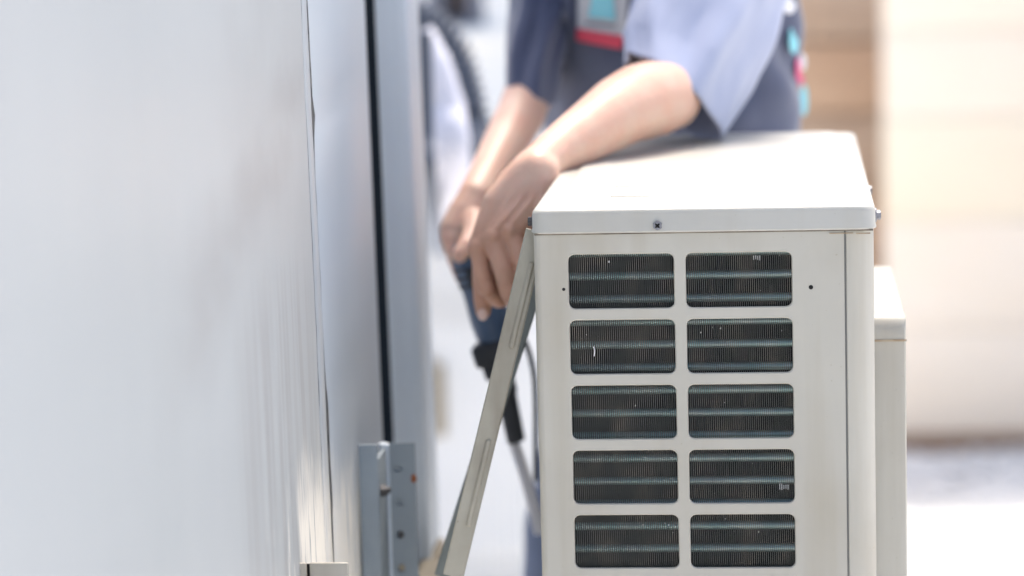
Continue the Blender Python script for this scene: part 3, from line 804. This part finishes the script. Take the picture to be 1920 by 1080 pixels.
# thumbnail catching the light
c = at(905, 590, 2.741); bm = bmesh.new(); bmesh.ops.create_uvsphere(bm, u_segments=14, v_segments=8, radius=.0052, matrix=Matrix.Translation(c) @ Matrix.Diagonal((1, .35, 1.15, 1)))
P('thumbnail', bm, M['nail'], skin)
# hair and eyes
bm = bmesh.new(); chain(bm, [(HD + upv * .045 - fw * .028, .090), (HD + upv * .0 - fw * .045, .078)])
me = remeshed(bm, .006, 3, 'hair'); mesh_obj('hair', me, M['hair'], per)
for s in (-1, 1):
    bm = bmesh.new(); bmesh.ops.create_uvsphere(bm, u_segments=12, v_segments=8, radius=.011, matrix=Matrix.Translation(HD + fw * .077 + sdv * s * .031 + upv * .022)); P('eye', bm, M['white'], per)
# trousers and shoes
bm = bmesh.new()
for s in (1, -1):
    hp_, kn, an = LEG[s]; chain(bm, [(hp_ + Vector((0, 0, .06)), .105), (hp_, .105), (kn, .072), (an + Vector((0, 0, .02)), .060)])
chain(bm, [(HIP + Vector((.07, -.06, .08)), .115), (HIP + Vector((-.07, .06, .08)), .115)])
chain(bm, [A(1062, 1080, 3.42, .05), A(1066, 960, 3.42, .048), A(1080, 860, 3.40, .045)])
me = remeshed(bm, .006, 4, 'trousers')
nrm_l = [v.normal.copy() for v in me.vertices]
for v in me.vertices:
    p = v.co; v.co += nrm_l[v.index] * (.006 * noise.noise(p * 18) + .004 * noise.noise(Vector((p.x * 20, p.y * 20, p.z * 6))))
mesh_obj('trousers', me, M['jeans'], per)
for s in (1, -1):
    an = LEG[s][2]; bm = bmesh.new(); chain(bm, [(an + Vector((.02, .02, -.03)), .047), (an + Vector((-.10, -.12, -.045)), .043)])
    me = remeshed(bm, .006, 3, 'shoe')
    for v in me.vertices: v.co.z = max(v.co.z, .003)
    mesh_obj('shoe', me, M['shoe'], per)
# shirt body: elliptical loft, chest turned to the left and towards the camera
def shirt_ring(c, a, b, ang, z, n=96):
    out = []
    ux = Vector((math.cos(ang), math.sin(ang), 0)); uy = Vector((-math.sin(ang), math.cos(ang), 0))
    for k in range(n):
        t = 2 * math.pi * k / n; ct, st = math.cos(t), math.sin(t)
        e = .82
        p = ux * a * abs(ct) ** e * (1 if ct > 0 else -1) + uy * b * abs(st) ** e * (1 if st > 0 else -1)
        out.append(Vector((c[0], c[1], z)) + p)
    return out
rings = []
ANG = R(138)
keys = [(.86, -.125, 3.50, .170, .128), (1.0, -.125, 3.46, .166, .124), (1.12, -.126, 3.42, .162, .120), (1.22, -.127, 3.385, .160, .118), (1.32, -.135, 3.355, .168, .118), (1.42, -.145, 3.33, .176, .112), (1.50, -.148, 3.31, .176, .098), (1.545, -.15, 3.30, .130, .075), (1.57, -.152, 3.29, .07, .06)]
for (z0_, *a), (z1_, *b) in zip(keys, keys[1:]):
    n_ = max(2, int((z1_ - z0_) / .008))
    for k in range(n_):
        f = k / n_; q = [x + (y - x) * f for x, y in zip(a, b)]; rings.append(shirt_ring(q[:2], q[2], q[3], ANG, z0_ + (z1_ - z0_) * f))
rings.append(shirt_ring(keys[-1][1:3], .07, .06, ANG, 1.57))
bm = bmesh.new(); loft(bm, rings, cap=False)
bm.normal_update()
for v in bm.verts:
    p = v.co
    w_ = .010 * noise.noise(Vector((p.x * 9 + p.z * 9, p.y * 9, p.z * 7 - p.x * 5))) + .004 * noise.noise(p * 26)
    d_ = p.x * .8 + p.z * .7
    w_ += .009 * math.sin(d_ * 60 + 3 * noise.noise(p * 7)) * max(0, noise.noise(p * 5 + Vector((4, 4, 4))) + .3)
    nrm_ = Vector((p.x + .13, p.y - 3.38, 0)).normalized(); v.co += nrm_ * w_
shirt_bvh = BVHTree.FromBMesh(bm)
shirt = P('shirt', bm, M['shirt'], per, angle=180)
sol = shirt.modifiers.new('thick', 'SOLIDIFY'); sol.thickness = .002; sol.offset = -1
# sleeves: oversize open tubes; every ring is given by its centre and two half axes
def sleeve(pts, m, seed):
    bm = bmesh.new(); rows = []; n = 72
    for i in range(len(pts) - 1):
        steps = 10
        for k in range(steps + (i == len(pts) - 2)):
            f = k / steps
            c, uu, vv = [pts[i][q].lerp(pts[i + 1][q], f) for q in range(3)]
            fr = (i + f) / (len(pts) - 1); row = []
            for j in range(n):
                a = 2 * math.pi * j / n
                w_ = 1 + (.10 * math.sin(a * 5 + c.z * 26 + 4 * noise.noise(Vector((math.cos(a), math.sin(a), seed)))) + .15 * noise.noise(Vector((math.cos(a) * 2.2, math.sin(a) * 2.2, seed + c.z * 14))) + .05 * noise.noise(Vector((math.cos(a) * 5, math.sin(a) * 5, seed + c.z * 30)))) * min(1, (1.15 - fr) * 2.5)
                row.append(c + uu * math.cos(a) * w_ + vv * math.sin(a) * w_)
            rows.append(row)
    loft(bm, rows, cap=False)
    o_ = P('sleeve', bm, m, per, angle=180)
    s_ = o_.modifiers.new('thick', 'SOLIDIFY'); s_.thickness = .0025; s_.offset = 0
    return o_
def px_axis(dx, dy, Y, dY=0):
    return at(960 + dx, 540 + dy, Y) - at(960, 540, Y) + Vector((0, dY, 0))
s1 = sleeve([(SHL + Vector((.0, .02, .06)), Vector((.07, .02, 0)), Vector((-.01, -.07, 0))),
             (at(1362, -60, 3.13), px_axis(125, 20, 3.1, .02), px_axis(0, -30, 3.1, -.060)),
             (at(1322, 30, 3.08), px_axis(118, 34, 3.1, .02), px_axis(5, -36, 3.1, -.060)),
             (at(1288, 110, 3.045), px_axis(104, 52, 3.1, .02), px_axis(14, -38, 3.1, -.062)),
             (at(1262, 185, 3.01), px_axis(82, 76, 3.1, .02), px_axis(20, -36, 3.1, -.060))], M['sleeve'], 1.0)
s2 = sleeve([(SHR + Vector((0, 0, .05)), Vector((.07, .01, 0)), Vector((0, -.07, 0))),
             (at(1022, 0, 3.34), px_axis(62, 0, 3.3), px_axis(0, 6, 3.3, -.075)),
             (at(1008, 60, 3.31), px_axis(56, 4, 3.3), px_axis(0, 8, 3.3, -.072)),
             (at(1000, 100, 3.290), px_axis(50, 8, 3.3), px_axis(0, 6, 3.3, -.068)),
             (at(998, 180, 3.255), px_axis(42, 8, 3.3), px_axis(0, 6, 3.3, -.064))], M['shirt'], 5.0)
# shirt details pressed on to the cloth, seen from the camera's side
def patch(name, poly, m, lift, parent, nsub=14, target=shirt_bvh, label=None):
    """poly: four px corners (tl, tr, br, bl); follows the cloth with real thickness"""
    tl, tr, br, bl = [Vector((*p, 0)) for p in poly]
    rows = []; last = None
    for i in range(nsub + 1):
        row = []
        for j in range(nsub + 1):
            q = tl.lerp(tr, j / nsub).lerp(bl.lerp(br, j / nsub), i / nsub)
            tgt = at(q.x, q.y, 3.3); d = (tgt - CAM).normalized()
            hit = target.ray_cast(CAM, d)
            p = hit[0] if hit[0] else (last or tgt); nn = hit[1] if hit[0] else Vector((0, -1, 0))
            if nn.dot(d) > 0: nn = -nn
            last = p
            row.append(p + nn * lift)
        rows.append(row)
    bm = bmesh.new(); loft(bm, rows, cap=False, closed=False)
    o_ = P(name, bm, m, parent, angle=180, label=label)
    s_ = o_.modifiers.new('thick', 'SOLIDIFY'); s_.thickness = .0012; s_.offset = 0
    return o_
pk = patch('pocket', ((1088, -60), (1182, -50), (1176, 74), (1084, 56)), M['grey'], .002, shirt, label='light grey chest pocket with red hem')
patch('red_trim', ((1086, 52), (1172, 66), (1168, 90), (1084, 74)), M['red'], .0035, pk)
patch('emblem', ((1118, -20), (1152, -20), (1158, 36), (1108, 30)), M['cyan'], .004, pk)
patch('emblem_line', ((1104, 40), (1158, 44), (1158, 48), (1104, 44)), M['frame'], .004, pk)
pk = patch('pocket', ((1008, -60), (1052, -60), (1048, 50), (1024, 42)), M['grey'], .002, shirt)
patch('red_trim', ((1025, 38), (1046, 42), (1045, 62), (1032, 60)), M['red'], .0035, pk)
patch('placket', ((1056, -60), (1080, -60), (1072, 120), (1050, 110)), M['shirt'], .003, shirt)
for y in (28, 118):
    c = None; tgt = at(1065 - (y - 28) * .08, y, 3.3); h = shirt_bvh.ray_cast(CAM, (tgt - CAM).normalized())
    if h[0]:
        bm = bmesh.new(); cyl(bm, h[0] - Vector((.003, .004, 0)), h[0] - Vector((.0045, .0065, 0)), .0055, 14); P('button', bm, M['frame'], shirt)
def blob(name, px, py, rx, ry, m):
    h = shirt_bvh.ray_cast(CAM, (at(px, py, 3.3) - CAM).normalized())
    p, nn = (h[0], h[1]) if h[0] else (at(px, py, 3.40), Vector((.6, -.8, 0)))
    if nn.y > 0 and not h[0]: nn = -nn
    if nn.dot(p - CAM) > 0: nn = -nn
    t1 = Vector((0, 0, 1)).cross(nn).normalized()
    f = max(abs(nn.y), .3)
    bm = bmesh.new(); rows = []
    for h_ in (.0008, .0022):
        rows.append([p + nn * h_ + t1 * math.cos(2 * math.pi * k / 16) * rx * .0006 / f + Vector((0, 0, 1)) * math.sin(2 * math.pi * k / 16) * ry * .0006 for k in range(16)])
    loft(bm, rows); P(name, bm, m, shirt)
for a in ((1478, 5, 11, 20, M['white']), (1486, 72, 8, 28, M['cyan']), (1494, 128, 7, 22, M['pink']), (1504, 116, 5, 16, M['white']), (1500, 150, 5, 10, M['pink']), (1506, 188, 7, 30, M['cyan'])):
    blob('embroidery', *a)

# ------------------------------------------------------------------ power tool in the right hand
TY = 2.965
tl = thing('power_tool', 'navy and black handheld power tool gripped in the farther hand', 'tool', at(960, 740, TY))
def oriented(bm, p, d):
    q = Vector((0, 0, 1)).rotation_difference(Vector(d).normalized())
    bmesh.ops.transform(bm, verts=bm.verts, matrix=Matrix.Translation(p) @ q.to_matrix().to_4x4()); return bm
pth = catmull([at(880, 461, TY + .01), at(886, 490, TY), at(904, 545, TY), at(920, 600, TY), at(928, 636, TY)], 5)
rr = [.010, .0165, .0195, .0205, .0210, .0212, .0212, .0210, .0206, .0202, .0200, .0200, .0202, .0204, .0206, .0204, .0200, .0194, .0188, .018, .017]
bm = bmesh.new(); tube(bm, pth, rr, 24); P('handle', bm, M['tool'], tl)
dz = at(904, 545, TY) - at(886, 490, TY)
for k, (x, y) in enumerate(((888, 497), (893, 512), (898, 527))):
    p_ = at(x, y, TY); bm = bmesh.new(); tube(bm, [p_ - dz * .05, p_, p_ + dz * .05], [.0214, .0222, .0214], 24); P('grip_ring', bm, M['tool2'], tl)
p_ = at(885, 520, TY - .019); bm = bmesh.new(); oriented(box(bm, -.005, .005, -.004, .004, -.011, .011, .002), p_, dz); P('trigger', bm, M['tool2'], tl)
bm = bmesh.new(); oriented(box(bm, -.0225, .0225, -.018, .018, -.012, .012, .005), at(929, 658, TY), dz); P('collar', bm, M['tool2'], tl)
bm = bmesh.new(); oriented(box(bm, -.016, .016, -.014, .014, -.010, .010, .004), at(936, 688, TY), dz); P('neck', bm, M['tool2'], tl)
bm = bmesh.new(); tube(bm, [at(938, 696, TY), at(948, 735, TY), at(950, 742, TY), at(958, 780, TY), at(968, 826, TY), at(969, 829, TY)], [.0125, .0125, .0105, .0100, .0095, .008], 20); P('shaft', bm, M['tool2'], tl)
bm = bmesh.new(); tube(bm, catmull([at(962, 828, TY), at(975, 862, TY), at(992, 920, TY), at(1012, 1000, TY)], 5), .006, 12); P('tip_tube', bm, M['plasticw'], tl)
bm = bmesh.new(); tube(bm, catmull([at(950, 600, TY - .03), at(982, 636, TY - .02), at(999, 690, TY), at(1004, 760, TY + .02), at(1004, 900, TY + .05)], 6), .0028, 10); P('cable', bm, M['tool2'], tl)

# ------------------------------------------------------------------ hoses in the background
HY2 = 4.1
path = catmull([at(760, 22, HY2), at(806, 46, HY2), at(845, 88, HY2), at(868, 150, HY2), at(882, 215, HY2), at(890, 290, HY2), at(884, 350, 4.35), at(872, 410, 4.9), at(866, 470, 5.5), at(866, 560, 5.6)], 14)
rad = [.0240 + .0045 * math.sin(i * math.pi * .5) for i in range(len(path))]
bm = bmesh.new(); tube(bm, path, rad, 16); tag(obj('ribbed_hose', bm, M['hose']), 'dark grey ribbed drain hose arching over the white wrapped pipe', 'hose')
bm = bmesh.new(); pth = catmull([at(772, 70, 3.9), at(800, 118, 3.9), at(828, 200, 3.9), at(842, 290, 3.9), at(848, 380, 4.2), at(850, 455, 5.35), at(850, 520, 5.5)], 8)
rad = [.027 + .002 * noise.noise(Vector((i * .4, 1, 1))) - .010 * max(0, i - 22) / 20 for i in range(len(pth))]
rad = [r * 1.15 for r in rad]
tube(bm, pth, rad, 18); tag(obj('wrapped_pipe', bm, M['wrap']), 'thick white wrapped pipe bundle hanging inside the dark hose arch', 'pipe')
bm = bmesh.new(); tube(bm, catmull([at(796, 60, 3.75), at(800, 240, 3.75), at(806, 330, 3.75), at(812, 400, 4.2), at(820, 455, 5.35), at(820, 520, 5.5)], 6), .0095, 12)
tag(obj('drain_pipe', bm, M['hose']), 'thin dark pipe running down beside the blue post', 'pipe')
